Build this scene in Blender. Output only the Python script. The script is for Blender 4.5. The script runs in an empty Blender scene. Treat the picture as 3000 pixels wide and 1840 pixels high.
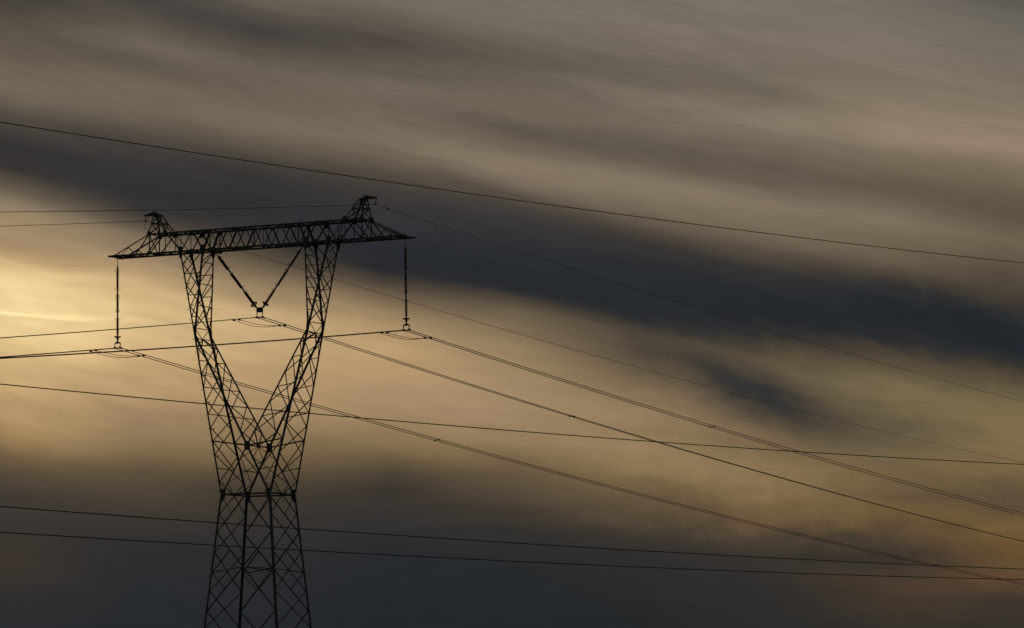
import bpy, math, random
import numpy as np
from mathutils import Vector, Matrix
C = bpy.context.scene.collection
scene = bpy.context.scene
R = math.radians

# ------------------------------------------------------------------ camera
CAM_Z = 1.7
PITCH, ROLL = 0.10523, 0.00531
cam_d = bpy.data.cameras.new("camera")
cam_d.sensor_width = 36.0
cam_d.lens = 120.0
cam_d.clip_start = 0.5
cam_d.clip_end = 30000.0
cam = bpy.data.objects.new("camera", cam_d)
C.objects.link(cam)
cam.matrix_world = (Matrix.Translation((0, 0, CAM_Z)) @ Matrix.Rotation(math.pi / 2 + PITCH, 4, 'X')
                    @ Matrix.Rotation(-ROLL, 4, 'Z'))
scene.camera = cam
scene.view_settings.view_transform = 'Standard'
scene.view_settings.look = 'None'
scene.view_settings.exposure = 0.0
scene.view_settings.gamma = 1.0

SUN_AZ, SUN_EL = -10.2, 6.2          # degrees: left of the frame, low, behind the cloud veil

# ------------------------------------------------------------------ sky (world)
def lin(c):
    c /= 255.0
    return c / 12.92 if c <= 0.04045 else ((c + 0.055) / 1.055) ** 2.4

def ray_ae(px, py, f=10000.0):
    """azimuth / elevation in degrees of a cloud feature surveyed on the photograph"""
    a, b = (px - 1500) / f, (920 - py) / f
    cr, sr = math.cos(ROLL), math.sin(ROLL)
    a, b = a * cr + b * sr, -a * sr + b * cr
    cp, sp = math.cos(PITCH), math.sin(PITCH)
    x, y, z = a, cp - b * sp, sp + b * cp
    return math.degrees(math.atan2(x, y)), math.degrees(math.atan2(z, math.hypot(x, y)))

# cloud deck: along each azimuth, brightness colour of the cloud layers against height
CLOUD = {
 65: [(0,70,65,60),(100,92,83,72),(190,104,94,80),(270,118,107,90),(345,82,75,67),(430,53,51,51),(500,55,52,50),
      (560,98,88,74),(600,136,121,98),(660,163,139,107),(725,166,140,107),(765,192,162,117),(830,240,210,153),(905,246,219,158),
      (950,241,213,156),(1000,228,198,142),(1050,212,180,129),(1130,196,164,116),(1230,184,153,108),(1285,156,128,88),
      (1335,116,96,69),(1385,87,75,58),(1450,68,61,54),(1520,58,54,50),(1580,58,53,47),(1650,60,53,46),(1720,52,49,46),(1840,42,45,47)],
 405: [(0,70,67,63),(60,90,83,74),(130,112,103,89),(175,90,82,71),(250,112,103,86),(330,110,100,84),(380,88,79,70),(430,66,61,57),
      (500,54,53,53),(570,50,50,51),(610,56,54,53),(655,82,73,63),(695,122,107,86),(750,144,123,97),(800,178,151,112),(860,210,180,130),
      (915,224,196,142),(960,215,185,135),(1020,208,175,127),(1100,190,158,113),(1180,172,143,106),(1240,152,127,95),(1300,137,114,82),
      (1350,109,92,68),(1395,88,76,59),(1450,75,66,54),(1520,58,53,49),(1600,47,47,46),(1700,42,45,47),(1840,38,42,45)],
 750: [(0,104,96,85),(45,84,78,71),(90,66,63,61),(150,86,79,70),(200,105,96,83),(290,108,98,84),(370,118,108,91),(420,95,86,73),(460,73,67,60),
      (520,54,53,53),(620,46,48,50),(700,56,53,50),(760,94,83,67),(800,125,108,85),(850,160,137,104),(910,190,162,120),(960,199,169,123),
      (1040,194,164,119),(1120,182,152,111),(1200,165,138,102),(1260,142,119,87),(1310,128,107,75),(1360,106,89,64),(1400,82,71,56),(1450,65,58,50),(1560,52,50,47),(1640,43,45,46),(1840,38,41,44)],
 1125: [(0,112,104,94),(60,98,90,80),(120,76,70,66),(180,92,84,74),(250,110,101,88),(350,112,101,86),(420,121,110,93),(470,100,90,76),(510,80,72,64),
      (560,62,58,55),(650,50,51,53),(720,40,43,48),(790,40,42,45),(830,76,67,57),(870,115,98,77),(910,150,127,95),(960,175,147,108),
      (1020,187,157,114),(1080,181,151,111),(1160,168,140,106),(1230,152,127,93),(1300,132,111,79),(1350,100,85,62),(1385,77,68,55),(1430,62,56,50),(1530,50,49,47),(1620,40,43,45),(1840,36,40,43)],
 1500: [(0,116,108,98),(80,118,109,97),(140,98,90,80),(180,96,88,78),(240,105,96,83),(330,112,103,88),(380,93,84,73),(430,110,98,83),
      (470,135,120,101),(520,127,112,95),(570,90,81,70),(620,62,59,57),(700,48,50,52),(800,37,42,47),(850,42,44,46),(880,80,71,60),
      (920,110,96,76),(960,126,109,84),(1020,148,126,95),(1080,155,131,98),(1150,160,135,103),(1230,156,131,100),(1290,145,121,90),
      (1340,120,101,73),(1390,100,85,64),(1440,85,73,58),(1490,66,59,50),(1560,50,49,46),(1640,40,43,44),(1840,36,40,42)],
 1875: [(0,118,111,100),(100,122,112,99),(180,108,99,87),(220,102,94,82),(280,118,109,95),(360,114,105,91),(420,97,88,76),(470,100,91,78),
      (520,131,117,99),(570,129,115,97),(620,112,100,83),(660,85,76,65),(710,58,55,53),(780,43,46,49),(900,37,42,47),(940,43,45,47),
      (975,80,70,58),(1010,85,74,60),(1050,80,70,59),(1100,105,91,70),(1160,135,114,87),(1220,148,124,94),(1260,141,118,88),
      (1320,152,127,93),(1370,140,117,82),(1420,115,97,69),(1470,98,83,61),(1520,84,71,55),(1570,62,56,49),(1630,50,48,46),(1700,42,44,45),(1840,38,41,42)],
 2250: [(0,120,113,102),(120,124,114,101),(220,115,107,93),(265,108,100,86),(310,122,112,97),(370,134,120,103),(430,112,101,86),(500,96,86,74),
      (550,105,94,79),(600,133,118,100),(640,125,111,93),(690,112,99,82),(740,85,75,64),(790,55,53,51),(850,39,43,47),(930,36,41,46),
      (980,50,49,48),(1020,75,67,56),(1060,96,84,65),(1110,92,80,63),(1170,90,78,62),(1230,100,86,65),(1280,118,100,74),
      (1330,122,104,75),(1380,138,115,83),(1430,134,111,77),(1480,118,97,67),(1530,104,84,60),(1570,75,65,52),(1640,55,51,47),(1840,44,44,42)],
 2625: [(0,112,106,97),(120,124,115,102),(250,125,114,99),(330,136,121,102),(390,147,130,109),(440,130,115,97),(500,108,97,80),(560,98,88,73),
      (600,110,98,82),(650,127,114,96),(700,112,100,82),(760,105,92,75),(800,82,73,61),(840,50,49,49),(890,36,41,46),(950,36,41,46),
      (1000,45,46,47),(1030,72,65,55),(1080,95,82,63),(1130,118,104,76),(1180,115,101,73),(1240,98,86,65),(1290,101,88,66),(1340,118,101,72),
      (1400,112,95,66),(1450,99,83,60),(1500,111,88,57),(1550,90,74,54),(1600,68,58,48),(1640,55,50,46),(1710,75,60,46),(1840,55,50,44)],
 2935: [(0,95,90,83),(60,108,103,94),(150,116,109,97),(280,126,114,98),(370,142,126,105),(430,147,129,108),(490,122,108,90),(560,104,92,75),
      (630,93,82,67),(700,110,98,80),(760,98,87,71),(820,80,71,59),(870,66,60,52),(930,38,42,46),(1020,34,40,45),(1070,52,50,47),
      (1110,85,74,58),(1160,112,98,71),(1230,126,110,78),(1320,124,107,75),(1380,115,98,67),(1430,99,84,60),(1480,90,76,57),(1540,114,91,57),
      (1600,106,82,51),(1660,97,76,51),(1710,90,69,48),(1760,62,55,46),(1840,54,49,44)],
}
SH_HI, SH_LO, SH_E0, SH_E1 = 0.20, 0.07, 2.7, 5.4    # tilt of the cloud streaks, high / low in the sky
def tilt(e):
    t = min(1, max(0, (e - SH_E0) / (SH_E1 - SH_E0)))
    t = t * t * (3 - 2 * t)
    return SH_LO + (SH_HI - SH_LO) * t
def q_of(a, e):
    return e + tilt(e) * a
Q0, Q1 = -1.6, 14.2

world = bpy.data.worlds.new("World")
scene.world = world
world.use_nodes = True
NT = world.node_tree
NT.nodes.clear()
def nd(t, **kw):
    n = NT.nodes.new(t)
    for k, v in kw.items():
        setattr(n, k, v)
    return n
def lk(a, b): NT.links.new(a, b)
def M(op, a, b=None, c=None, clamp=False):
    n = nd('ShaderNodeMath', operation=op, use_clamp=clamp)
    for i, v in enumerate((a, b, c)):
        if v is None: continue
        if isinstance(v, (int, float)): n.inputs[i].default_value = v
        else: lk(v, n.inputs[i])
    return n.outputs[0]
def mrange(v, a, b, c, d, smooth=True):
    n = nd('ShaderNodeMapRange', interpolation_type='SMOOTHSTEP' if smooth else 'LINEAR')
    lk(v, n.inputs[0])
    for i, x in enumerate((a, b, c, d)): n.inputs[i + 1].default_value = x
    return n.outputs[0]
def noise(vec, scale, detail, rough, dist=0.0):
    n = nd('ShaderNodeTexNoise', noise_dimensions='2D')
    n.inputs['Scale'].default_value = scale
    n.inputs['Detail'].default_value = detail
    n.inputs['Roughness'].default_value = rough
    n.inputs['Distortion'].default_value = dist
    lk(vec, n.inputs['Vector'])
    return M('SUBTRACT', n.outputs['Fac'], 0.5)
def vec2(x, y):
    n = nd('ShaderNodeCombineXYZ'); lk(x, n.inputs[0]); lk(y, n.inputs[1]); return n.outputs[0]

tc = nd('ShaderNodeTexCoord')
sep = nd('ShaderNodeSeparateXYZ'); lk(tc.outputs['Generated'], sep.inputs[0])
DX, DY, DZ = sep.outputs
AZ = M('MULTIPLY', M('ARCTAN2', DX, DY), 57.29578)
EL = M('MULTIPLY', M('ARCSINE', DZ), 57.29578)
TILT = mrange(EL, SH_E0, SH_E1, SH_LO, SH_HI)
Q = M('ADD', EL, M('MULTIPLY', TILT, AZ))
# wind-drawn streaks: noise stretched along the tilt
streak = vec2(M('MULTIPLY', AZ, 0.28), M('MULTIPLY', Q, 1.0))
fine = vec2(M('MULTIPLY', AZ, 0.15), M('MULTIPLY', Q, 1.0))
n1 = noise(streak, 0.75, 2.0, 0.5)
n2 = noise(fine, 2.2, 3.0, 0.55, 0.3)
n3 = noise(fine, 5.0, 3.0, 0.6, 0.4)
puff = vec2(M('MULTIPLY', AZ, 0.55), M('ADD', Q, M('MULTIPLY', AZ, 0.12)))
n4 = noise(puff, 1.1, 5.0, 0.58, 0.25)
n5 = noise(puff, 2.6, 4.0, 0.6, 0.25)
# fibres combed out by the wind, and thin veils in front of the glow
comb = vec2(M('MULTIPLY', AZ, 0.16), M('ADD', Q, M('MULTIPLY', n2, 0.35)))
n6 = noise(comb, 7.5, 4.0, 0.62, 0.15)
n7 = noise(vec2(M('MULTIPLY', AZ, 0.22), M('ADD', EL, M('MULTIPLY', AZ, 0.13))), 1.7, 3.0, 0.55, 0.3)
patch = mrange(noise(vec2(M('MULTIPLY', AZ, 0.5), Q), 0.55, 2.0, 0.5), -0.12, 0.16, 0.15, 1.0)
veil_m = M('MULTIPLY', mrange(AZ, -5.0, -1.0, 1.0, 0.0), M('MULTIPLY', mrange(EL, 3.2, 4.4, 0.25, 1.0), mrange(EL, 7.2, 8.2, 1.0, 0.0)))
upper_m = mrange(EL, 7.0, 8.6, 0.25, 1.0)
# puffy fringe below the long dark bank, on the right
pm = M('MULTIPLY', mrange(AZ, 0.0, 3.5, 0.0, 1.0), M('MULTIPLY', mrange(EL, 0.8, 2.2, 0.35, 1.0), mrange(EL, 5.6, 7.0, 1.0, 0.0)))
smooth_m = M('SUBTRACT', 1.0, M('MULTIPLY', pm, 0.6))
glow_m = mrange(M('ADD', AZ, M('MULTIPLY', M('ABSOLUTE', M('SUBTRACT', EL, 5.5)), 1.2)), -5.0, 0.5, 0.8, 1.0)
QW = M('ADD', Q, M('MULTIPLY', n1, 0.07))
QW = M('ADD', QW, M('MULTIPLY', M('MULTIPLY', n2, 0.10), M('MULTIPLY', smooth_m, glow_m)))
QW = M('ADD', QW, M('MULTIPLY', M('MULTIPLY', n4, 0.46), pm))
QW = M('ADD', QW, M('MULTIPLY', M('MULTIPLY', n5, 0.28), pm))
AW = M('ADD', AZ, M('MULTIPLY', n2, 0.8))
QN = M('DIVIDE', M('SUBTRACT', QW, Q0), Q1 - Q0, clamp=True)
prev = None
cols = sorted(CLOUD)
for i, px in enumerate(cols):
    rp = nd('ShaderNodeValToRGB')
    cr = rp.color_ramp
    cr.interpolation = 'LINEAR'
    stops = []
    for (py, r, g, b) in CLOUD[px]:
        a, e = ray_ae(px, py)
        stops.append(((q_of(a, e) - Q0) / (Q1 - Q0), (lin(r), lin(g), lin(b), 1)))
    stops.sort(key=lambda s: s[0])
    cr.elements[0].position, cr.elements[0].color = stops[0]
    cr.elements[1].position, cr.elements[1].color = stops[-1]
    for p_, c_ in stops[1:-1]:
        el_ = cr.elements.new(p_); el_.color = c_
    lk(QN, rp.inputs[0])
    a_here = ray_ae(px, 920)[0]
    if prev is None:
        prev = rp.outputs[0]
    else:
        a_prev = ray_ae(cols[i - 1], 920)[0]
        mx = nd('ShaderNodeMix', data_type='RGBA')
        lk(mrange(AW, a_prev, a_here, 0.0, 1.0, False), mx.inputs['Factor'])
        lk(prev, mx.inputs['A']); lk(rp.outputs[0], mx.inputs['B'])
        prev = mx.outputs['Result']
# small uneven density of the cloud sheet
dens = M('ADD', 1.0, M('MULTIPLY', M('MULTIPLY', n3, 0.20), glow_m))
dens = M('ADD', dens, M('MULTIPLY', n2, 0.14))
dens = M('ADD', dens, M('MULTIPLY', M('MULTIPLY', n5, 0.22), pm))
dens = M('ADD', dens, M('MULTIPLY', M('MULTIPLY', n6, 0.30), M('MULTIPLY', patch, upper_m)))
dens = M('ADD', dens, M('MULTIPLY', M('MULTIPLY', n7, 0.58), veil_m))
warm = nd('ShaderNodeVectorMath', operation='MULTIPLY'); lk(prev, warm.inputs[0]); warm.inputs[1].default_value = (1.0, .996, 1.0)
bright = nd('ShaderNodeVectorMath', operation='SCALE')
lk(warm.outputs[0], bright.inputs[0]); lk(dens, bright.inputs['Scale'])
# one dark scud cloud drifting below the bank, on the right
A_C, E_C = ray_ae(2205, 1150)
da, de = M('SUBTRACT', AZ, A_C), M('SUBTRACT', EL, E_C)
al = M('ADD', M('MULTIPLY', da, .905), M('MULTIPLY', de, -.425))
ac = M('ADD', M('ADD', M('MULTIPLY', da, .425), M('MULTIPLY', de, .905)), M('ADD', M('MULTIPLY', n4, .55), M('MULTIPLY', n5, .30)))
al = M('DIVIDE', M('ADD', al, M('MULTIPLY', n4, .8)), 1.70); ac = M('DIVIDE', ac, .36)
scud = M('MULTIPLY', M('POWER', 2.718, M('MULTIPLY', M('ADD', M('MULTIPLY', al, al), M('MULTIPLY', ac, ac)), -1.0)), .93, clamp=True)
scm = nd('ShaderNodeMix', data_type='RGBA')
lk(scud, scm.inputs['Factor']); lk(bright.outputs[0], scm.inputs['A']); scm.inputs['B'].default_value = (lin(44), lin(47), lin(49), 1)
# thin bright contrail-like streak in the glow
sl = M('SUBTRACT', M('ADD', EL, M('MULTIPLY', AZ, 0.055)), 5.58)
sl = M('ADD', sl, M('MULTIPLY', n2, 0.16))
stk = M('MULTIPLY', M('POWER', 2.718, M('MULTIPLY', M('MULTIPLY', sl, sl), -420.0)), mrange(AZ, -8.8, -5.2, 1.0, 0.0))
add = nd('ShaderNodeVectorMath', operation='MULTIPLY_ADD')
cv = nd('ShaderNodeCombineXYZ'); cv.inputs[0].default_value = 0.26; cv.inputs[1].default_value = 0.23; cv.inputs[2].default_value = 0.12
sc_ = nd('ShaderNodeVectorMath', operation='SCALE'); lk(cv.outputs[0], sc_.inputs[0]); lk(stk, sc_.inputs['Scale'])
addn = nd('ShaderNodeVectorMath', operation='ADD'); lk(scm.outputs['Result'], addn.inputs[0]); lk(sc_.outputs[0], addn.inputs[1])
# rest of the dusk sky
sky = nd('ShaderNodeTexSky')
sky.sky_type = 'NISHITA'
sky.sun_disc = False
sky.sun_elevation = R(SUN_EL)
sky.sun_rotation = R(SUN_AZ)
sky.air_density = 1.0; sky.dust_density = 3.0
skd = nd('ShaderNodeVectorMath', operation='SCALE'); lk(sky.outputs[0], skd.inputs[0]); skd.inputs['Scale'].default_value = 0.05 * 1.3
msk = M('MULTIPLY', M('MULTIPLY', mrange(AZ, -22, -12, 0, 1), mrange(AZ, 12, 22, 1, 0)), M('MULTIPLY', mrange(EL, 13, 22, 1, 0), mrange(DY, 0.0, 0.2, 0, 1)))
mixs = nd('ShaderNodeMix', data_type='RGBA')
lk(msk, mixs.inputs['Factor']); lk(skd.outputs[0], mixs.inputs['A']); lk(addn.outputs[0], mixs.inputs['B'])
bg = nd('ShaderNodeBackground'); lk(mixs.outputs['Result'], bg.inputs['Color']); bg.inputs['Strength'].default_value = 1.0
wo = nd('ShaderNodeOutputWorld'); lk(bg.outputs[0], wo.inputs[0])

# ------------------------------------------------------------------ sun (veiled by cloud, almost set)
sd = bpy.data.lights.new("sun", 'SUN')
sd.energy = 0.35
sd.angle = R(10)
sd.color = (1.0, 0.82, 0.55)
so = bpy.data.objects.new("sun", sd)
C.objects.link(so)
sdir = Vector((math.sin(R(SUN_AZ)) * math.cos(R(SUN_EL)), math.cos(R(SUN_AZ)) * math.cos(R(SUN_EL)), math.sin(R(SUN_EL))))
so.rotation_euler = sdir.to_track_quat('Z', 'Y').to_euler()
so.location = sdir * 400

# ------------------------------------------------------------------ materials
def mat(name, c1, c2, rough, metal, scale):
    m = bpy.data.materials.new(name); m.use_nodes = True
    t = m.node_tree; b = t.nodes['Principled BSDF']
    tcn = t.nodes.new('ShaderNodeTexCoord')
    n = t.nodes.new('ShaderNodeTexNoise'); n.inputs['Scale'].default_value = scale; n.inputs['Detail'].default_value = 5
    t.links.new(tcn.outputs['Object'], n.inputs['Vector'])
    r = t.nodes.new('ShaderNodeValToRGB')
    r.color_ramp.elements[0].color = (*c1, 1); r.color_ramp.elements[1].color = (*c2, 1)
    r.color_ramp.elements[0].position = 0.3; r.color_ramp.elements[1].position = 0.7
    t.links.new(n.outputs['Fac'], r.inputs[0]); t.links.new(r.outputs[0], b.inputs['Base Color'])
    b.inputs['Roughness'].default_value = rough; b.inputs['Metallic'].default_value = metal
    return m
STEEL = mat("dark_weathered_steel", (0.052, 0.043, 0.033), (0.068, 0.056, 0.043), 0.8, 0.0, 3.0)
FITTING = mat("forged_fitting_steel", (0.035, 0.034, 0.030), (0.050, 0.047, 0.040), 0.75, 0.0, 8.0)
PORCELAIN = mat("brown_glazed_porcelain", (0.030, 0.020, 0.014), (0.045, 0.030, 0.020), 0.45, 0.0, 5.0)
CABLE = mat("weathered_aluminium_cable", (0.034, 0.030, 0.027), (0.050, 0.045, 0.040), 0.75, 0.0, 20.0)
GRASS = mat("dusk_meadow_grass", (0.035, 0.050, 0.018), (0.075, 0.080, 0.030), 0.95, 0.0, 0.4)

# ------------------------------------------------------------------ mesh helpers
class MB:
    def __init__(self): self.v = []; self.f = []
    def prism(self, pts, ext):
        """polygon pts extruded by vector ext"""
        n = len(pts); b = len(self.v); e = Vector(ext)
        self.v += [Vector(p) for p in pts] + [Vector(p) + e for p in pts]
        self.f.append(tuple(b + i for i in range(n))[::-1])
        self.f.append(tuple(b + n + i for i in range(n)))
        for i in range(n):
            j = (i + 1) % n
            self.f.append((b + i, b + j, b + n + j, b + n + i))
    def angle(self, a, b, w, d1, d2, t=None):
        """rolled steel angle with its heel on a-b, flanges along d1 and d2"""
        a, b = Vector(a), Vector(b)
        t = t or max(0.007, w * 0.11)
        ax = (b - a).normalized()
        d1 = Vector(d1); d1 = (d1 - ax * d1.dot(ax)).normalized()
        d2 = Vector(d2); d2 = (d2 - ax * d2.dot(ax)); d2 = (d2 - d1 * d2.dot(d1)).normalized()
        prof = [(0, 0), (w, 0), (w, t), (t, t), (t, w), (0, w)]
        self.prism([a + d1 * x + d2 * y for x, y in prof], b - a)
    def tube(self, pts, r, sides=8, cap=True, closed=False):
        pts = [Vector(p) for p in pts]; n = len(pts); base = len(self.v)
        up = Vector((0, 0, 1)); prevx = None
        for i, p in enumerate(pts):
            if closed: tg = (pts[(i + 1) % n] - pts[i - 1]).normalized()
            else: tg = (pts[min(i + 1, n - 1)] - pts[max(i - 1, 0)]).normalized()
            if prevx is None:
                h = up if abs(tg.z) < 0.9 else Vector((1, 0, 0))
                x = tg.cross(h).normalized()
            else:
                x = (prevx - tg * prevx.dot(tg)).normalized()
            y = tg.cross(x); prevx = x
            rr = r[i] if isinstance(r, (list, tuple)) else r
            for k in range(sides):
                an = 2 * math.pi * k / sides
                self.v.append(p + x * (rr * math.cos(an)) + y * (rr * math.sin(an)))
        m = n if closed else n - 1
        for i in range(m):
            for k in range(sides):
                a0 = base + i * sides + k; a1 = base + i * sides + (k + 1) % sides
                j = ((i + 1) % n) * sides
                self.f.append((a0, a1, base + j + (k + 1) % sides, base + j + k))
        if cap and not closed:
            self.f.append(tuple(base + k for k in range(sides))[::-1])
            self.f.append(tuple(base + (n - 1) * sides + k for k in range(sides)))
    def lathe(self, o, ax, prof, sides=14):
        """prof = list of (distance along axis, radius)"""
        o = Vector(o); ax = Vector(ax).normalized()
        self.tube([o + ax * d for d, r in prof], [r for d, r in prof], sides)
    def box(self, c, dx, dy, dz):
        """box centred on c spanned by three half vectors"""
        c, dx, dy, dz = Vector(c), Vector(dx), Vector(dy), Vector(dz)
        self.prism([c - dx - dy - dz, c + dx - dy - dz, c + dx + dy - dz, c - dx + dy - dz], dz * 2)
    def build(self, name, m, parent=None, smooth=False):
        me = bpy.data.meshes.new(name)
        me.from_pydata([tuple(p) for p in self.v], [], self.f)
        me.materials.append(m)
        if smooth:
            me.polygons.foreach_set('use_smooth', [True] * len(me.polygons))
        me.update()
        o = bpy.data.objects.new(name, me)
        C.objects.link(o)
        if parent: o.parent = parent
        return o
def tag(o, label=None, cat=None, group=None, kind=None):
    if label: o['label'] = label
    if cat: o['category'] = cat
    if group: o['group'] = group
    if kind: o['kind'] = kind
    return o
def lerp(a, b, t): return Vector(a) * (1 - t) + Vector(b) * t

# ------------------------------------------------------------------ ground
g = MB()
N = 24; S = 9000.0
for i in range(N + 1):
    for j in range(N + 1):
        x, y = -S + 2 * S * i / N, -S + 2 * S * j / N
        g.v.append(Vector((x, y, 0)))
for i in range(N):
    for j in range(N):
        a = i * (N + 1) + j
        g.f.append((a, a + N + 1, a + N + 2, a + 1))
tag(g.build('ground', GRASS), 'flat dark grass field under the power line', 'ground', kind='structure')

# ------------------------------------------------------------------ the lattice tower (local axes: u along the beam, v along the line)
TX, TY, TH = -15.85693, 212.44919, 0.46835
H0 = CAM_Z
tower = bpy.data.objects.new('transmission_tower', None)
C.objects.link(tower)
tower.location = (TX, TY, 0); tower.rotation_euler = (0, 0, -TH)
tower.empty_display_size = 3
tag(tower, 'black steel lattice transmission tower with flaring forked legs and a long level crossbeam', 'pylon')

ZB, ZT, ZE, ZC, ZW, ZM, ZH, ZN = [z + H0 for z in (26.72, 28.03, 21.40, 14.222, 11.162, 8.848, 6.381, 4.001)]
VB, VW, UW = 0.62, 1.49, 1.735
UE = 4.111
def v_up(z): return VW + (z - ZW) / (ZB - ZW) * (VB - VW)
def body(su, sv, z):
    t = (ZW - z) / (ZW - ZN)
    return Vector((su * (UW + t * (2.470 - UW)), sv * (VW + t * (1.971 - VW)), z))
FR = Vector((0, -1, 0)); BK = Vector((0, 1, 0)); LF = Vector((-1, 0, 0)); RT = Vector((1, 0, 0)); UP = Vector((0, 0, 1))
FACE_OUT = .05          # the lattice faces lie on the outer flanges of the legs
def brace(mb, a, b, w, n, inset=0.03):
    """lattice member lying against a face with outward normal n"""
    a, b = Vector(a), Vector(b); n = Vector(n)
    inset -= FACE_OUT
    a = a - n * inset; b = b - n * inset
    ax = (b - a).normalized()
    p = n.cross(ax)
    if p.length < 1e-3: p = UP.cross(ax)
    p.normalize()
    mb.angle(a - p * w * 0.5, b - p * w * 0.5, w, p, -n)
def legbar(name, parent, a, b, w, du, dv):
    o = Vector((-du, -dv, 0)) * (w * .5); mb = MB(); mb.angle(Vector(a) + o, Vector(b) + o, w, (du, 0, 0), (0, dv, 0)); return mb.build(name, STEEL, parent)
def plate(parent, c, outline, n, name='gusset_plate', t=0.022, off=0.006):
    """outline in (along u, z) for n=+-y faces"""
    mb = MB(); c = Vector(c); n = Vector(n)
    h = Vector((1, 0, 0)) if abs(n.y) > 0.5 else Vector((0, 1, 0))
    mb.prism([c + h * x + UP * z + n * off for x, z in outline], n * t)
    return mb.build(name, STEEL, parent)

W_LEG, W_MAIN, W_SEC, W_THIN = 0.112, 0.090, 0.058, 0.046
SG = (-1, 1)

# ---- lower body -------------------------------------------------------------
B = MB()
for sv, n in ((-1, FR), (1, BK)):
    mid = lerp(body(-1, sv, ZW), body(1, sv, ZW), .5)
    cx = lambda za, zb, s: lerp(body(-s, sv, za), body(s, sv, zb), body(1, 1, za).x / (body(1, 1, za).x + body(1, 1, zb).x))
    Cx = cx(ZM, ZN, 1)
    for su in SG:
        w_, m_, n_, h_ = body(su, sv, ZW), body(su, sv, ZM), body(su, sv, ZN), body(su, sv, ZH)
        brace(B, mid, m_, W_MAIN, n)
        brace(B, m_, Cx, W_MAIN, n); brace(B, Cx, n_, W_MAIN, n)
        brace(B, n_, cx(ZN, 0.0, 1), W_MAIN, n); brace(B, cx(ZN, 0.0, 1), body(su, sv, 0.0), W_MAIN, n)
        brace(B, w_, lerp(mid, m_, .5), W_THIN, n, .05)
        brace(B, h_, lerp(m_, Cx, .5), W_SEC, n, .05)
        brace(B, h_, lerp(Cx, n_, .5), W_SEC, n, .05)
        brace(B, h_, Cx, W_SEC, n, .06)
        q_ = body(su, sv, ZN * .55)
        brace(B, q_, lerp(n_, cx(ZN, 0.0, 1), .5), W_SEC, n, .05)
c1 = lerp(body(-1, -1, ZM), body(1, -1, ZN), .5); c2 = lerp(body(-1, 1, ZM), body(1, 1, ZN), .5)
fx = body(1, 1, ZM).x / (body(1, 1, ZM).x + body(1, 1, ZN).x)
c1 = lerp(body(-1, -1, ZM), body(1, -1, ZN), fx); c2 = lerp(body(-1, 1, ZM), body(1, 1, ZN), fx)
brace(B, c1, c2, W_SEC, UP)
lv = [ZW, (ZW + ZM) / 2, (ZM + ZH) / 2 + .02, (ZH + ZN) / 2 + .03, ZN - 1.0, 1.3]
for su, n in ((-1, LF), (1, RT)):
    mid = lerp(body(su, -1, ZW), body(su, 1, ZW), .5)
    for sv in SG:
        brace(B, mid, body(su, sv, lv[1]), W_THIN, n)
    for a, b in zip(lv[1:], lv[2:]):
        brace(B, body(su, -1, a), body(su, 1, b), W_THIN, n, .03)
        brace(B, body(su, 1, a), body(su, -1, b), W_THIN, n, .045)
lower = B.build('lower_body', STEEL, tower)
for su in SG:
    for sv in SG:
        legbar('leg', lower, body(su, sv, 0), body(su, sv, ZW + .1), W_LEG + .022, -su, -sv)
ring = MB()
for sv, n in ((-1, FR), (1, BK)):
    ring.angle(body(-1, sv, ZW), body(1, sv, ZW), .11, UP, -n)
for su, n in ((-1, LF), (1, RT)):
    ring.angle(body(su, -1, ZW + .02), body(su, 1, ZW + .02), .10, UP, -n)
ring.build('waist_ring', STEEL, lower)
for sv, n in ((-1, FR), (1, BK)):
    for su in SG:
        c = body(su, sv, ZW)
        plate(lower, c, [(-su * -.03, -.42), (-su * .05, -.42), (-su * .26, -.12), (-su * .30, .38), (-su * -.05, .40), (-su * -.03, 0)], n)

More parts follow.
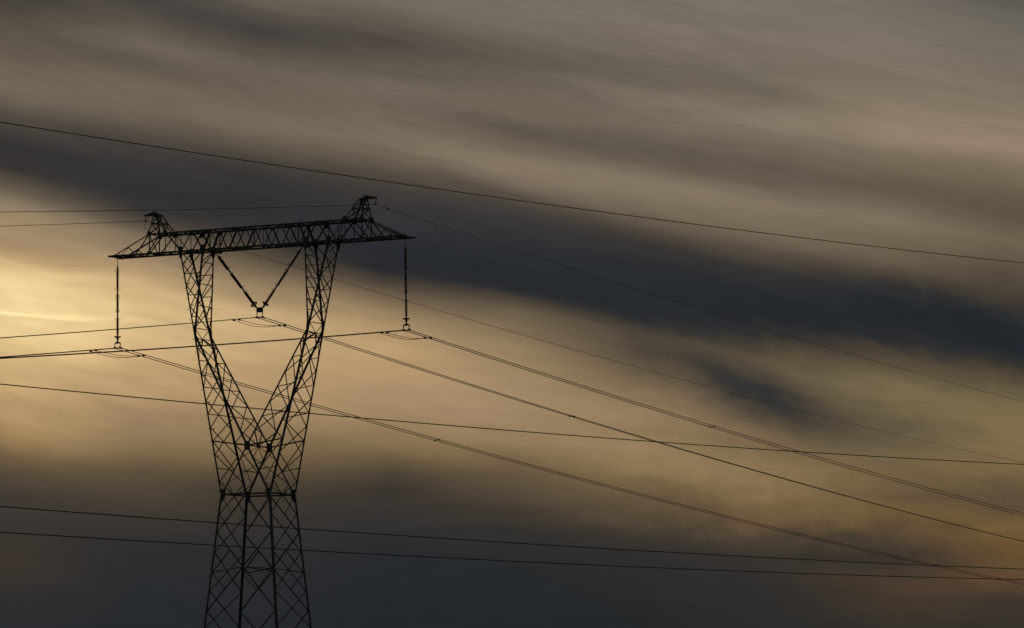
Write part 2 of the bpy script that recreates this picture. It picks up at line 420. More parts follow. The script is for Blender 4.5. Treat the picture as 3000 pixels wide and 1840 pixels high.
# ---- forked middle part ------------------------------------------------------
VE, VC = v_up(ZE), v_up(ZC)
def outer(su, sv, t):                      # elbow (0) -> waist (1)
    return lerp(Vector((su * UE, sv * VE, ZE)), body(su, sv, ZW), t)
def inner(su, sv, t):                      # elbow (0) -> crotch (1)
    return lerp(Vector((su * UE, sv * VE, ZE)), Vector((0, sv * VC, ZC)), t)
def strut(su, sv, t):                      # crotch (0) -> waist corner (1)
    return lerp(Vector((0, sv * VC, ZC)), body(su, sv, ZW), t)
cc = Vector((0, 0, ZC))
for su in SG:
    F = MB()
    on = LF if su < 0 else RT
    inn = Vector((-su * .75, 0, .6)).normalized()
    sn = Vector((su * .8, 0, -.45)).normalized()
    for sv, n in ((-1, FR), (1, BK)):
        for k in range(1, 5):              # horizontals and falling diagonals of the broad faces
            brace(F, outer(su, sv, k / 6), inner(su, sv, k / 4), W_SEC if k < 4 else W_MAIN, n, .03)
            if k < 4:
                brace(F, inner(su, sv, k / 4), outer(su, sv, (k + 1) / 6), W_SEC + .012, n, .045)
        brace(F, outer(su, sv, 5 / 6), strut(su, sv, .5), W_SEC, n, .03)
        brace(F, outer(su, sv, 4 / 6), strut(su, sv, .5), W_SEC + .012, n, .045)
        brace(F, inner(su, sv, .07), outer(su, sv, 1 / 6), W_THIN, n, .045)
    for k in range(5):                     # narrow outer face: crossed thin members
        a, b = (k + .5) / 6, (k + 1.5) / 6
        brace(F, outer(su, -1, a), outer(su, 1, b), W_THIN, on, .03)
        brace(F, outer(su, 1, a), outer(su, -1, b), W_THIN, on, .045)
    smid = lerp(body(su, -1, ZW), body(su, 1, ZW), .5)
    for sv in SG:
        brace(F, outer(su, sv, 5.5 / 6), smid, W_THIN, on, .03)
    for k in range(3):                     # inner face
        a, b = (k + .5) / 4, (k + 1.5) / 4
        brace(F, inner(su, -1, a), inner(su, 1, b), W_THIN, inn, .03)
        brace(F, inner(su, 1, a), inner(su, -1, b), W_THIN, inn, .045)
    for sv in SG:
        brace(F, inner(su, sv, 3.5 / 4), cc, W_SEC, inn, .0)
        brace(F, cc, strut(su, sv, .25), W_THIN, sn, .0)
        brace(F, strut(su, sv, .75), smid, W_THIN, sn, .0)
        brace(F, strut(su, sv, .25), strut(su, -sv, .75), W_THIN, sn, .02 + .012 * sv)
    ec = Vector((su * (UE - .02), 0, ZE - .28))   # star bracing at the elbow
    hcol = ZB - ZE
    for sv in SG:
        fx_ = Vector((su * UE, sv * VE, ZE))
        brace(F, fx_ + Vector((0, 0, -.25)), ec, W_SEC, on, .0)
        brace(F, ec, outer(su, sv, .5 / 6), W_THIN, on, .01)
        brace(F, ec, inner(su, sv, .5 / 4), W_SEC, on, .02)
        brace(F, ec, fx_ + Vector((0, -sv * .02, .42)), W_SEC, on, .0)
    fork = F.build('fork_arm', STEEL, tower)
    for sv in SG:
        legbar('leg', fork, outer(su, sv, 0), outer(su, sv, .985), W_LEG, -su, -sv)
        legbar('leg', fork, inner(su, sv, 0), inner(su, sv, .97), W_LEG - .004, su, -sv)
        legbar('strut', fork, strut(su, sv, .04), strut(su, sv, .96), W_LEG - .012, -su, -sv)
        n = FR if sv < 0 else BK
        ol = [(.10, -.72), (.20, -.76), (.15, -.34), (.10, .30), (.03, .52), (-.05, .52), (-.085, .30), (-.065, .0)]
        plate(fork, outer(su, sv, 0), [(-su * x, z) for x, z in ol], n)
    if su < 0:
        for sv, n in ((-1, FR), (1, BK)):
            plate(fork, (0, sv * VC, ZC), [(-.20, -.24), (-.12, -.30), (.12, -.30), (.20, -.24), (.20, .24), (.12, .27), (-.12, .27), (-.20, .24)], n)
        plate(fork, cc, [(-.1, -.12), (.1, -.12), (.13, .12), (-.13, .12)], RT)

# ---- upper columns from elbow to beam -----------------------------------------
UO, UI = 5.384, 3.746
def co(su, sv, s): return lerp((su * UO, sv * VB, ZB), (su * UE, sv * VE, ZE), s)   # outer leg
def ci(su, sv, s): return lerp((su * UI, sv * VB, ZB), (su * UE, sv * VE, ZE), s)   # inner leg
for su in SG:
    K = MB()
    on = LF if su < 0 else RT
    inn = -on
    hs = [.0, .27, .53, .79]
    for sv, n in ((-1, FR), (1, BK)):
        for a, b in zip(hs, hs[1:]):
            brace(K, ci(su, sv, a), co(su, sv, b), W_SEC + .012, n, .045)
            brace(K, co(su, sv, b), ci(su, sv, b), W_SEC - .008, n, .03)
        brace(K, ci(su, sv, .79), co(su, sv, .93), W_SEC, n, .045)
    xs = [.0, .145, .41, .67, .93]
    for i, (a, b) in enumerate(zip(xs, xs[1:])):
        brace(K, co(su, -1, a), co(su, 1, b), W_THIN, on, .03)
        brace(K, co(su, 1, a), co(su, -1, b), W_THIN, on, .045)
    ys = [.14, .40, .66, .93]
    first = -su                            # the inner-face diagonals run opposite ways on the two columns
    for a in ys:
        brace(K, ci(su, -1, a), ci(su, 1, a), W_THIN, inn, .03)
    brace(K, ci(su, first, 0), ci(su, -first, .14), W_THIN, inn, .045)
    for a, b in zip(ys, ys[1:]):
        brace(K, ci(su, first, a), ci(su, -first, b), W_THIN, inn, .045)
    col = K.build('upper_column', STEEL, tower)
    for sv in SG:
        legbar('leg', col, co(su, sv, 0), co(su, sv, 1), W_LEG - .01, -su, -sv)
        legbar('leg', col, ci(su, sv, 0), ci(su, sv, 1), W_LEG - .01, su, -sv)

# ---- the crossbeam -------------------------------------------------------------
T1, T2, TIPU = 7.747, 6.547, 10.5
U45, U32 = 4.565, 3.225
D0 = U32 / 5
Bm = MB()
FACE_OUT = 0.0
def bt(u, sv): return Vector((u, sv * VB, ZT))
def bb(u, sv): return Vector((u, sv * VB, ZB))
for sv, n in ((-1, FR), (1, BK)):
    for su in SG:
        def z_sl(u): return ZT + (u - T1) / (10.35 - T1) * (ZB - ZT)
        def sl(u): return Vector((su * u, sv * VB, z_sl(u)))
        T = lambda u: bt(su * u, sv)
        L = lambda u: bb(su * u, sv)
        brace(Bm, T(T1), L(T1), .09, n, .03)
        brace(Bm, T(T2), L(T2), .06, n, .03)
        brace(Bm, T(UO), L(UO), .06, n, .03)
        brace(Bm, T(U32), L(U32), .09, n, .03)
        brace(Bm, T(T1), L(8.8), W_MAIN, n, .045)
        brace(Bm, L(8.8), sl(9.35), W_THIN, n, .045)
        brace(Bm, sl(9.35), L(9.92), W_THIN, n, .045)
        brace(Bm, sl(10.0), L(10.0), W_THIN, n, .045)
        brace(Bm, T(T2), L(T1), W_MAIN, n, .045)
        brace(Bm, T(T2), L(UO), .10 if su == sv else .06, n, .045)
        brace(Bm, T(U45), L(UO), .09, n, .03)
        brace(Bm, T(U45), L(UI), .11, n, .03)
        brace(Bm, L(UI), T(U32), .11, n, .045)
        for k in range(5):                 # zigzag of the middle span
            a = U32 - D0 * k; b = a - D0
            brace(Bm, (T if k % 2 == 0 else L)(a), (L if k % 2 == 0 else T)(b), .085 if sv > 0 else .06, n, .03)
    brace(Bm, bt(0, sv), bb(0, sv), .09 if sv < 0 else .05, n, .06)
for su in SG:                              # cross frames and plan bracing
    for u in (T1, T2, UO, U45, UI, U32, 1.94, .65):
        brace(Bm, bt(su * u, -1), bt(su * u, 1), .07, UP, .02)
        brace(Bm, bb(su * u, -1), bb(su * u, 1), .08, -UP, -.01)
    for u in (8.8, 9.92):
        brace(Bm, bb(su * u, -1), bb(su * u, 1), .07, -UP, -.01)
    brace(Bm, bt(su * T1, su), bb(su * T1, -su), W_THIN, RT, .03)
    brace(Bm, bt(su * T2, -su), bb(su * UO, su), W_THIN, RT, .03)
    us = [TIPU, 9.92, 8.8, T1, T2, UO, U45, UI, U32, 1.94, .65]
    for i, (a, b) in enumerate(zip(us, us[1:])):
        s_ = 1 if i % 2 == 0 else -1
        brace(Bm, bb(su * a, s_), bb(su * b, -s_), .075, -UP, -.03)
    ut = [T1, T2, UO, U45, U32, 1.94, .65]
    for i, (a, b) in enumerate(zip(ut, ut[1:])):
        s_ = 1 if i % 2 == 0 else -1
        brace(Bm, bt(su * a, s_), bt(su * b, -s_), .06, UP, .04)
beam = Bm.build('crossbeam', STEEL, tower)
for sv, n in ((-1, FR), (1, BK)):
    mb = MB(); mb.angle(bb(-TIPU - .36, sv) - UP * .04, bb(TIPU + .36, sv) - UP * .04, .118, UP, -n); mb.build('bottom_chord', STEEL, beam)
    mb = MB(); mb.angle(bt(-T1 - .16, sv), bt(T1 + .16, sv), .112, -UP, -n); mb.build('top_chord', STEEL, beam)
    for su in SG:
        mb = MB(); mb.angle((su * T1, sv * VB, ZT), (su * 10.42, sv * VB, ZB + .06), .075, -UP, -n); mb.build('sloping_chord', STEEL, beam)
for su in SG:
    mb = MB()                               # double channel across the tip that carries the string
    for o in (-.09, .09):
        mb.box((su * TIPU + o, 0, ZB + .0), (.012, 0, 0), (0, VB + .02, 0), (0, 0, .06))
        mb.box((su * TIPU + o * .72, 0, ZB + .065), (.035, 0, 0), (0, VB + .02, 0), (0, 0, .01))
    mb.build('tip_bracket', STEEL, beam)
    mb = MB()                               # hanger across the chords for the slanting string
    for o in (-.07, .07):
        mb.box((su * U32 + o, 0, ZB - .03), (.012, 0, 0), (0, VB, 0), (0, 0, .09))
    mb.build('string_hanger', STEEL, beam)
    for sv, n in ((-1, FR), (1, BK)):
        s = su
        plate(beam, bt(su * U45, sv), [(-.17, -.33), (.17, -.33), (.19, -.10), (.16, .015), (-.16, .015), (-.19, -.10)], n)
        if sv > 0: plate(beam, bt(su * U32, sv), [(-.08, -.26), (.08, -.26), (.18, -.10), (.18, .0), (-.18, .0), (-.18, -.10)], n)
        plate(beam, bt(su * T1, sv), [(-.15, -.20), (.13, -.20), (.15, .02), (.06, .16), (-.08, .16), (-.17, .02)], n)
        plate(beam, bt(su * T2, sv), [(-.17, -.14), (-.08, -.20), (.14, -.20), (.20, -.02), (.05, .18), (-.06, .18), (-.20, .0)], n)
        plate(beam, bb(su * UO, sv), [(-.07 - .03 * s, -.45), (.07 - .03 * s, -.45), (.16, -.02), (.17, .28), (.02 * s, .34), (-.17, .28), (-.16, -.02)], n)
        plate(beam, bb(su * UI, sv), [(-.06, -.42), (.06, -.42), (.19, -.06), (.20, .10), (.13, .36), (-.13, .36), (-.20, .10), (-.19, -.06)], n)
        plate(beam, bb(su * U32, sv), [(-.14, -.14), (.14, -.14), (.14, .12), (-.14, .12)], n)
        plate(beam, bb(su * T1, sv), [(-.16, -.03), (.16, -.03), (.10, .20), (-.10, .20)], n)
    for sv in SG:
        plate(beam, bb(su * 10.3, sv), [(-.2, -.03), (.2, -.03), (.18, .08), (-.18, .10)], FR if sv < 0 else BK)

# ---- earth wire peaks ------------------------------------------------------------
PT, PR = ZT + 1.25, ZT + .62
for su in SG:
    P = MB()
    uo_t, ui_t, vt = 7.67, 7.34, .19
    def pk(o, sv, t):
        return lerp((su * (T1 if o else T2), sv * VB, ZT), (su * (uo_t if o else ui_t), sv * vt, PT), t)
    tr = (PR - ZT) / (PT - ZT)
    for sv, n in ((-1, FR), (1, BK)):
        P.angle(pk(1, sv, tr), pk(0, sv, tr), .07, UP, -n)
        if su > 0 and sv < 0: brace(P, pk(0, sv, tr), pk(1, sv, 0), W_THIN, n, .03)
        brace(P, pk(1, sv, tr), pk(0, sv, 1), W_THIN, n, .03)
    on = LF if su < 0 else RT
    for o, n in ((1, on), (0, -on)):
        P.angle(pk(o, -1, tr), pk(o, 1, tr), .06, UP, -n)
        brace(P, pk(o, -1, tr), pk(o, 1, 0), W_THIN, n, .03)
        brace(P, pk(o, 1, tr), pk(o, -1, 0), W_THIN + .02, n, .045)
        brace(P, pk(o, -1, tr), pk(o, 1, 1), W_THIN, n, .03)
        brace(P, pk(o, 1, tr), pk(o, -1, 1), W_THIN, n, .045)
    peak = P.build('earth_wire_peak', STEEL, tower)
    for o in (0, 1):
        for sv in SG:
            legbar('leg', peak, pk(o, sv, 0), pk(o, sv, 1), .085, -su if o else su, -sv)
    K = MB()                                # cantilever bracket: two tapered plates and the cap between them
    prof = [(7.30, -.08), (7.30, .02), (7.46, .06), (7.66, .18), (7.78, .20), (7.84, .175), (8.08, .13), (8.42, .05), (8.46, .04), (8.46, -.045), (8.08, -.03), (7.82, -.02), (7.76, -.13), (7.64, -.16), (7.46, -.08)]
    for sv in SG:
        K.prism([(su * u, sv * .09, PT + z) for u, z in prof], (0, sv * .02, 0))
    K.box((su * 7.5, 0, PT - .01), (.18, 0, 0), (0, .20, 0), (0, 0, .035))
    K.box((su * 8.12, 0, PT + .06), (.30, 0, -.055 * su), (0, .085, 0), (0, 0, .010))
    K.tube([(su * 7.74, -.12, PT + .20), (su * 7.74, .12, PT + .20)], .03)
    K.tube([(su * 8.43, -.12, PT - .01), (su * 8.43, .12, PT - .01)], .025)
    K.build('wire_bracket', STEEL, peak)

# ---- climbing irons on the left front leg -------------------------------------------
def peg(parent, p, du, dz=.02, length=.135, nm='step_bolt'):
    mb = MB(); p = Vector(p)
    p = p + Vector((du * .05, -.05, 0)); e = p + Vector((du * length, -.02, dz))
    mb.tube([p, e], .012, 6); mb.tube([e - Vector((du * .012, 0, 0)), e + Vector((du * .01, 0, 0))], .024, 6)
    return mb.build(nm, FITTING, parent)
def hook(parent, p, su_, nm='hand_hook'):
    mb = MB(); p = Vector(p)
    mb.prism([p + Vector((su_ * x, 0, z)) for x, z in ((0, -.03), (.10, -.03), (.16, .02), (.20, .09), (.17, .08), (.11, .035), (0, .03))], (0, .02, 0))
    return mb.build(nm, FITTING, parent)
z = ZW - .45; i = 0
while z > 0.6:
    peg(lower, body(-1, -1, z), -1); z -= .46; i += 1
ztop, zbot = ZE, ZW
fork_l = [o for o in tower.children if o.name.startswith('fork_arm')][0]
col_l = [o for o in tower.children if o.name.startswith('upper_column')][0]
for k in range(13):
    t = (k + .45) / 12.6
    peg(fork_l, outer(-1, -1, min(t, .98)), -1)
for k in range(6):
    hook(fork_l, outer(-1, -1, (k + .57) / 6) + Vector((.10, -.02, 0)), 1)
for k in range(7):
    peg(col_l, co(-1, -1, .065 + k * .128), -1)
for k in range(4):
    hook(col_l, co(-1, -1, .14 + k * .257) + Vector((.1, -.02, 0)), 1)
for su in SG:
    for f in (.35, .68):
        hook(beam, lerp(bt(su * T2, su), bb(su * UO, su), f) + Vector((-su * .05 if su < 0 else -.05, -.03, 0)), 1 if su < 0 else -1)

def to_world(p):
    c, s = math.cos(TH), math.sin(TH)
    return Vector((TX + p[0] * c + p[1] * s, TY - p[0] * s + p[1] * c, p[2]))
def hang(name, p, label, cat, group=None):
    """an Empty at a point of the tower's frame, turned like the tower"""
    o = bpy.data.objects.new(name, None); C.objects.link(o)
    o.location = to_world(p); o.rotation_euler = (0, 0, -TH); o.empty_display_size = .3
    return tag(o, label, cat, group)

# ------------------------------------------------------------------ insulator strings
def long_rod(parent, a, b, fit_r=.05):
    """one ribbed insulator rod between a and b with metal end caps"""
    a, b = Vector(a), Vector(b); L_ = (b - a).length; ax = (b - a).normalized()
    pr = [(0, .025), (.02, .052), (.10, .052), (.11, .038)]
    n = int((L_ - .22) / .052); st = (L_ - .22) / n
    for k in range(n):
        d = .11 + k * st
        pr += [(d + .004, .050), (d + st * .36, .100), (d + st * .52, .098), (d + st * .66, .050)]
    pr += [(L_ - .11, .038), (L_ - .10, .052), (L_ - .02, .052), (L_, .025)]
    mb = MB(); mb.lathe(a, ax, pr, 14)
    return mb.build('insulator_rod', PORCELAIN, parent)
def horn(parent, p, side, updir, r=.012, form=0):
    """arcing horn: side and updir are vectors in the string's own frame"""
    p, s, u = Vector(p), Vector(side), Vector(updir)
    mb = MB()
    if form == 0:
        pts = [p, p + s * .10 + u * .03, p + s * .17 + u * .01, p + s * .20 - u * .05, p + s * .20 - u * .09]
    else:
        pts = [p, p + s * .06 + u * .05, p + s * .11 + u * .15, p + s * .19 + u * .22, p + s * .17 + u * .26]
    mb.tube(pts, r, 6)
    return mb.build('arcing_horn', FITTING, parent)
def clamp_and_link(parent, top, bot, drop=-.10):
    """twin link, pear loop and boat-shaped suspension clamp; v is the wire direction"""
    top, bot = Vector(top), Vector(bot)
    mb = MB()
    l1 = lerp(top, bot, .38)
    mb.tube([top, l1], .028, 8); mb.tube([lerp(top, bot, .30), lerp(top, bot, .45)], .038, 8)
    for s in SG:
        mb.tube([l1, lerp(top, bot, .62) + Vector((s * .042, 0, 0)), bot + Vector((s * .056, 0, .05)), bot + Vector((s * .05, 0, .0))], .012, 6)
    mb.build('link', FITTING, parent)
    mb = MB()
    pts = [bot + Vector((0, t, -.03 - .09 * abs(t) - .10 * t * t)) for t in np.linspace(-.36, .36, 11)]
    rad = [.022, .028, .036, .046, .052, .055, .052, .046, .036, .028, .022]
    mb.tube(pts, rad, 8)
    mb.box(bot + Vector((0, 0, .012)), (.035, 0, 0), (0, .10, 0), (0, 0, .03))
    mb.build('suspension_clamp', FITTING, parent)
def corona_ring(parent, c, ax, r=.19, t=.037):
    c, ax = Vector(c), Vector(ax).normalized()
    x = ax.cross(Vector((0, 1, 0))).normalized(); y = ax.cross(x)
    mb = MB(); m = 32
    mb.tube([c + x * (r * math.cos(2 * math.pi * i / m)) + y * (r * math.sin(2 * math.pi * i / m)) for i in range(m)], t, 8, closed=True)
    for s in (0, 1, 2, 3):
        d = (x if s % 2 == 0 else y) * (1 if s < 2 else -1)
        mb.tube([c + d * r, c + d * r * .62 + ax * .03, c + d * .05 + ax * .20, c + ax * .26], .012, 6)
        mb.tube([c + d * r, c + d * .03], .02, 6)
    return mb.build('corona_ring', FITTING, parent)

ZCL = {-1: 20.892 + H0, 1: 20.985 + H0}
def straight_string(su, label):
    u0 = su * TIPU - .05
    top = ZB - .06
    t = hang('insulator_string', (u0, 0, top), label, 'insulator', 'insulator strings of the tower')
    t.rotation_euler = (0, -(.055 if su < 0 else .08) / 5.75, -TH)      # pulled slightly out of plumb by the line angle
    Z = lambda d: Vector((0, 0, -d))
    mb = MB()
    mb.tube([(-.03, 0, .02), (-.045, 0, -.06), (0, 0, -.12), (.045, 0, -.06), (.03, 0, .02)], .014, 6)
    mb.tube([Z(.11), Z(.14), Z(.46), Z(.5), Z(.56)], [.03, .02, .02, .035, .035], 8)
    mb.build('hanger_rod', FITTING, t)
    end = (ZB - .06) - ZCL[su]
    k = end / 5.70
    seg = [(.64, 2.05), (2.20, 3.55), (3.73, 4.95)]
    for i, (a, b) in enumerate(seg):
        long_rod(t, Z(a * k), Z(b * k))
    for a, b, d in ((.54, .68, .60), (1.98, 2.27, 2.12), (3.44, 3.86, 3.66), (4.92, 5.32, None)):
        lk_ = MB()
        lk_.tube([Z(a * k), Z(b * k)], .042, 8)
        if d:
            for s in SG:
                lk_.tube([Z((d - .07) * k), Z(d * k) + Vector((s * .075, 0, 0)), Z((d + .09) * k)], .013, 6)
        lk_.build('coupling', FITTING, t)
    for s in SG:
        horn(t, Z(.74 * k), (s, 0, 0), (0, 0, 1), form=0)
        horn(t, Z(1.98 * k), (s, 0, 0), (0, 0, -1) if su < 0 else (0, 0, 1), form=0 if su < 0 else 1)
        horn(t, Z(2.28 * k), (s, 0, 0), (0, 0, -1), form=1 if su < 0 else 0)
        horn(t, Z(3.50 * k), (s, 0, 0), (0, 0, 1), form=1)
        horn(t, Z(3.86 * k), (s, 0, 0), (0, 0, 1), form=0)
    corona_ring(t, Z(5.00 * k), (0, 0, -1))
    mb = MB(); y0 = 5.28 * k
    mb.prism([(x, -.012, -y0 + z) for x, z in ((-.235, -.19), (-.185, -.19), (-.165, -.155), (.165, -.155), (.185, -.19), (.235, -.19), (.24, -.115), (.04, .0), (-.04, .0), (-.24, -.115))], (0, .024, 0))
    mb.build('yoke_plate', FITTING, t)
    for s in SG:
        clamp_and_link(t, (s * .205, 0, -y0 - .16), (s * .20, 0, -end + .03))
    return t
straight_string(-1, 'straight hanging ribbed insulator string at the left tip of the crossbeam')
straight_string(1, 'straight hanging ribbed insulator string at the right tip of the crossbeam')

def slant_string(su, label):
    a = Vector((su * 3.21, 0, ZB - .10)); b = Vector((.08 + su * .245, 0, 22.93 + H0))
    t = hang('insulator_string', a, label, 'insulator', 'insulator strings of the tower')
    d = b - a; L_ = d.length; ax = d.normalized()
    P = lambda f: ax * (f * L_)
    up = Vector((0, 1, 0)).cross(ax) * su
    if up.z < 0: up = -up
    for f0, f1 in ((0, .09), (.30, .40), (.625, .735), (.935, 1.0)):
        mb = MB()
        mb.tube([P(f0), P(f1)], .035 if f0 == 0 else .055, 8)
        if f0 == 0: mb.tube([P(-.01), P(.02) + up * .05, P(.05)], .02, 6)
        mb.build('coupling', FITTING, t)
    for f0, f1 in ((.065, .335), (.368, .668), (.70, .96)):
        long_rod(t, P(f0), P(f1))
    for f, dirn in ((.085, 1), (.345, -1), (.365, 1), (.675, -1), (.695, 1)):
        p0 = P(f); d = ax * dirn
        mb = MB()
        mb.tube([p0, p0 + up * .075 + d * .005, p0 + up * .12 + d * .06, p0 + up * .14 + d * .13], .013, 6)
        for s in SG:
            o = Vector((0, s * .055, 0)); q0 = p0 + up * .14 + d * .13
            mb.tube([q0, q0 + o * .8 + up * .02 + d * .03, q0 + o + up * .07 + d * .035 + ax * (s * .03)], .011, 6)
        mb.build('arcing_horn', FITTING, t)
    corona_ring(t, P(.94), ax, .20, .038)
    return t
slant_string(-1, 'slanting ribbed insulator string forming the left arm of the V')
slant_string(1, 'slanting ribbed insulator string forming the right arm of the V')
yk = hang('yoke', (.08, 0, 22.96 + H0), 'square steel yoke plate with two wire clamps at the bottom of the V', 'yoke')
mb = MB(); mb.prism([(-.235, -.015, 0), (-.24, -.015, -.06), (-.24, -.015, -.335), (-.05, -.015, -.345), (.05, -.015, -.345), (.24, -.015, -.335), (.24, -.015, -.06), (.235, -.015, 0), (.05, -.015, -.02), (-.05, -.015, -.02)], (0, .03, 0))
mb.build('yoke_plate', FITTING, yk)
for s in SG:
    clamp_and_link(yk, (s * .20, 0, -.33), (s * .20, 0, -.62))

# ------------------------------------------------------------------ line wires
R_COND, R_EARTH = .0250, .0155
def para(p0, s, c):
    return lambda t: Vector((p0[0], p0[1] + t, p0[2] + s * t + c * t * t))
def span_pts(p0, left, right, tl, tr):
    fl, fr = para(p0, *left), para(p0, *right)
    ts = [-x for x in np.linspace(tl ** .5, 0, 24, endpoint=False) ** 2] + list(np.linspace(0, tr ** .5, 44) ** 2)
    return [(fl if t < 0 else fr)(t) for t in ts]
def wire(name, pts, r, label, cat, group, o=None):
    org = to_world(pts[len(pts) // 3])
    mb = MB(); mb.tube([to_world(p) - org for p in pts], r, 8)
    ob = mb.build(name, CABLE, None, True); ob.location = org
    return tag(ob, label, cat, group)
PH = {  # phase: clamp positions a, b ; left (slope, curvature) ; right for a and b
 'left': ((-10.690, 20.879), (-10.301, 20.904), (.1292, .00020), (-.08237, .0001107), (-.08212, .0001120)),
 'middle': ((-.118, 22.316), (.280, 22.327), (.1374, .000164), (-.07866, .0001151), (-.08022, .0001218)),
 'right': ((10.334, 20.995), (10.726, 20.975), (.1293, .000193), (-.07037, .0001132), (-.06922, .0001144)),
}
WHERE = {'left': 'left straight insulator string', 'middle': 'V of insulators', 'right': 'right straight insulator string'}
CABS = {}
for ph, (a, b, lf, ra, rb) in PH.items():
    for tag_, (u, z_), rr in (('outer', a, ra), ('inner', b, rb)):
        p0 = Vector((u, 0, z_ + H0))
        CABS[(ph, tag_)] = (p0, lf, rr)
        side = 'left' if tag_ == 'outer' else 'right'
        wire('conductor', span_pts(p0, lf, rr, 110, 300), R_COND,
             f'{side} cable of the twin power line clamped under the {WHERE[ph]}', 'cable', 'twin conductors of the tower')
# reinforcing loops under every clamp
for ph in PH:
    for tag_ in ('outer', 'inner'):
        p0, lf, rr = CABS[(ph, tag_)]
        side = 'left' if tag_ == 'outer' else 'right'
        off = .1 if tag_ == 'inner' else 0
        t0, t1 = -2.75, 2.75
        A, B_ = para(p0, *lf)(t0), para(p0, *rr)(t1)
        lp = hang('damping_loop', p0, f'drooping loop cable below the {side} twin wire under the {WHERE[ph]}', 'cable', 'drooping loops under the clamps')
        mb = MB(); pts = []
        for k in range(25):
            x = k / 24
            p = lerp(A, B_, x); sag = (.235 if tag_ == 'outer' else .17) * (1 - (2 * x - 1) ** 2) ** 1.1 + .05
            pts.append(Vector((p.x + .02 * math.sin(math.pi * x), p.y, p.z - sag)) - p0)
        mb.tube(pts, .0175, 8); mb.build('loop_cable', CABLE, lp, True)
        for e in (A, B_):
            mb = MB(); q = e - p0 - Vector((0, 0, .035))
            mb.box(q, (.04, 0, 0), (0, .085, 0), (0, 0, .06)); mb.box(q - Vector((0, 0, .045)), (.03, 0, 0), (0, .13, 0), (0, 0, .025))
            mb.build('parallel_clamp', FITTING, lp)
# spacers between the twin cables
def y_solve(px_t): return px_t
for ph, t_, lab in (('left', 43.3, 'small spacer bar on the lowest twin power line, nearest the tower'),
                    ('left', 147.2, 'small spacer bar on the lowest twin power line, at lower right far from the tower'),
                    ('middle', 44.7, 'small spacer bar on the middle twin power line'),
                    ('right', 46.7, 'small spacer bar on the uppermost twin power line')):
    p0a, _, ra = CABS[(ph, 'outer')]; p0b, _, rb = CABS[(ph, 'inner')]
    A, B_ = para(p0a, *ra)(t_), para(p0b, *rb)(t_)
    mid = (A + B_) * .5
    spn = hang('spacer', mid, lab, 'spacer', 'spacers on the twin cables')
    mb = MB(); mb.tube([A - mid, B_ - mid], .016, 8); mb.build('spacer_bar', FITTING, spn)
    for e in (A, B_):
        mb = MB(); q = e - mid
        mb.lathe(q - Vector((0, .13, 0)), (0, 1, 0), [(0, .02), (.04, .05), (.09, .062), (.17, .062), (.22, .05), (.26, .02)], 10)
        mb.build('spacer_clamp', FITTING, spn)

# earth wires at the peaks
def earth(su, p0, lf, rr, label, hl):
    p0 = Vector(p0) + Vector((0, 0, H0))
    wire('earth_wire', span_pts(p0, lf, rr, 110, 300), R_EARTH, label, 'cable', 'thin earth wires over the tower')
    tipz = PT - .03
    h = hang('earth_wire_hanger', p0, hl, 'wire hanger', 'earth wire hangers')
    top = Vector((su * 8.44, 0, tipz)) - p0
    dn = Vector((0, 0, .03))
    mb = MB()
    for s in SG:
        mb.tube([top + Vector((s * .035, 0, .02)), top + Vector((s * .04, 0, -.07)), lerp(top, dn, .42)], .012, 6)
    mb.tube([lerp(top, dn, .38), lerp(top, dn, .80)], .022, 8); mb.tube([lerp(top, dn, .72), dn], .035, 8)
    mb.build('shackle', FITTING, h)
    mb = MB()
    mb.tube([Vector((0, t, -.015 - .35 * t * t)) for t in np.linspace(-.22, .22, 9)], [.012, .02, .032, .045, .052, .045, .032, .02, .012], 8)
    mb.build('suspension_clamp', FITTING, h)
    return p0
pl = earth(-1, (-8.406, 0, 28.941), (.1396, .0002), (-.05668, .0001201), 'thin earth wire passing the left peak of the tower', 'short shackle hanger below the left peak bracket')
pr = earth(1, (8.368, 0, 28.888), (.1386, .000196), (-.04361, .0001175), 'thin earth wire passing the right peak of the tower', 'short shackle hanger below the right peak bracket')
def bez(pts, n=28):
    """smooth curve through points"""
    pts = [Vector(p) for p in pts]; P_ = [pts[0] * 2 - pts[1]] + pts + [pts[-1] * 2 - pts[-2]]; out = []
    for i in range(1, len(P_) - 2):
        for k in range(n // (len(pts) - 1) + 1):
            t = k / (n // (len(pts) - 1) + 1)
            a, b, c, d = P_[i - 1:i + 3]
            out.append(.5 * ((2 * b) + (c - a) * t + (2 * a - 5 * b + 4 * c - d) * t * t + (3 * b - a - 3 * c + d) * t ** 3))
    return out + [pts[-1]]
def bond(name, pts, label):
    org = to_world(pts[0])
    mb = MB(); mb.tube([to_world(p) - org for p in bez(pts)], .011, 8)
    o = mb.build(name, CABLE, None, True); o.location = org
    return tag(o, label, 'cable', 'earthing loops at the peaks')
bond('earthing_loop', [(-8.41, .0, 30.60), (-8.43, -.12, 30.34), (-8.36, -.2, 30.12), (-8.16, -.2, 30.02), (-7.93, -.1, 30.14), (-7.83, .0, 30.42), (-7.80, .06, 30.80)], 'U shaped earthing loop hanging from the left peak of the tower')
ft = para(pr, -.04361, .0001175); fl_ = para(pr, .1386, .000196)
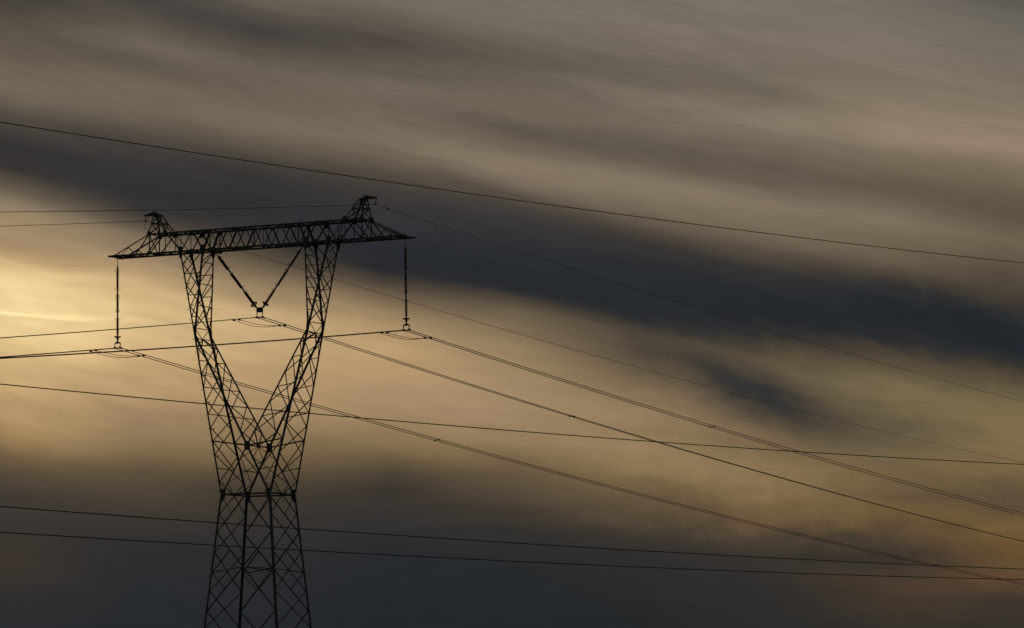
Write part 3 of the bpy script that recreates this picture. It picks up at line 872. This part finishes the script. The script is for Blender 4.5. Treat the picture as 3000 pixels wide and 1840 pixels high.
bond('earthing_loop', [ft(1.62) + Vector((0, 0, -.03)), ft(1.10) + Vector((0, 0, -.03)), ft(.62) + Vector((0, 0, -.25)), ft(.0) + Vector((-.08, .15, -.40)), Vector((7.97, .25, 30.22)), Vector((7.70, .25, 30.42))], 'wavy earthing loop beside the right peak of the tower')
for pf, nm, lb in ((ft, 1.62, 'small clamp on the thin earth wire right of the right peak'), (fl_, -.85, 'small clamp on the thin earth wire left of the right peak')):
    q = pf(nm); cl = hang('wire_clamp', q, lb, 'clamp')
    mb = MB(); mb.box((0, 0, -.015), (.035, 0, 0), (0, .07, 0), (0, 0, .05)); mb.build('clamp_body', FITTING, cl)
    mb = MB(); mb.tube([(0, 0, -.07), (0, 0, .05)], .02, 6); mb.build('bolt', FITTING, cl)

# ------------------------------------------------------------------ second line, nearer the camera, running the same way
AZW = R(52)
DWX, DWY = math.cos(AZW), math.sin(AZW)
def near_wire(D, pix, r, label):
    ts, zs = [], []
    cp, sp = math.cos(PITCH), math.sin(PITCH)
    for a_, e_ in pix:
        x, y, z = math.sin(R(a_)), math.cos(R(a_)), math.tan(R(e_))
        k = (-DWY * 0 + DWX * D) / (-DWY * x + DWX * y)
        ts.append((k * x) * DWX + (k * y - D) * DWY); zs.append(k * z)
    co_ = np.polyfit(ts, zs, 2)
    tt = np.linspace(-40, 75, 70)
    pts = [Vector((t * DWX, D + t * DWY, float(np.polyval(co_, t)) + CAM_Z)) for t in tt]
    org = pts[20].copy()
    mb = MB(); mb.tube([p - org for p in pts], r, 8)
    o = mb.build('power_cable', CABLE, None, True); o.location = org
    return tag(o, label, 'cable', 'single cables crossing the picture')
AE = lambda L_: [ray_ae(x, y) for x, y in L_]
near_wire(130, AE([(0, 357.6), (1000, 512.7), (2000, 652.1), (3000, 770.7)]), .0155, 'topmost single cable crossing the whole sky above the tower')
near_wire(120, AE([(0, 1125.2), (1000, 1219.6), (2000, 1299.8), (3000, 1360.7)]), .0165, 'single cable crossing at the height of the tower fork')
near_wire(115, AE([(0, 1483.9), (1000, 1557.6), (2000, 1620), (3000, 1667.5)]), .0160, 'upper of the two single cables crossing the lower tower body')
near_wire(118, AE([(0, 1559), (1000, 1618.2), (2000, 1666.7), (3000, 1698)]), .0160, 'lowest single cable crossing the lower tower body')
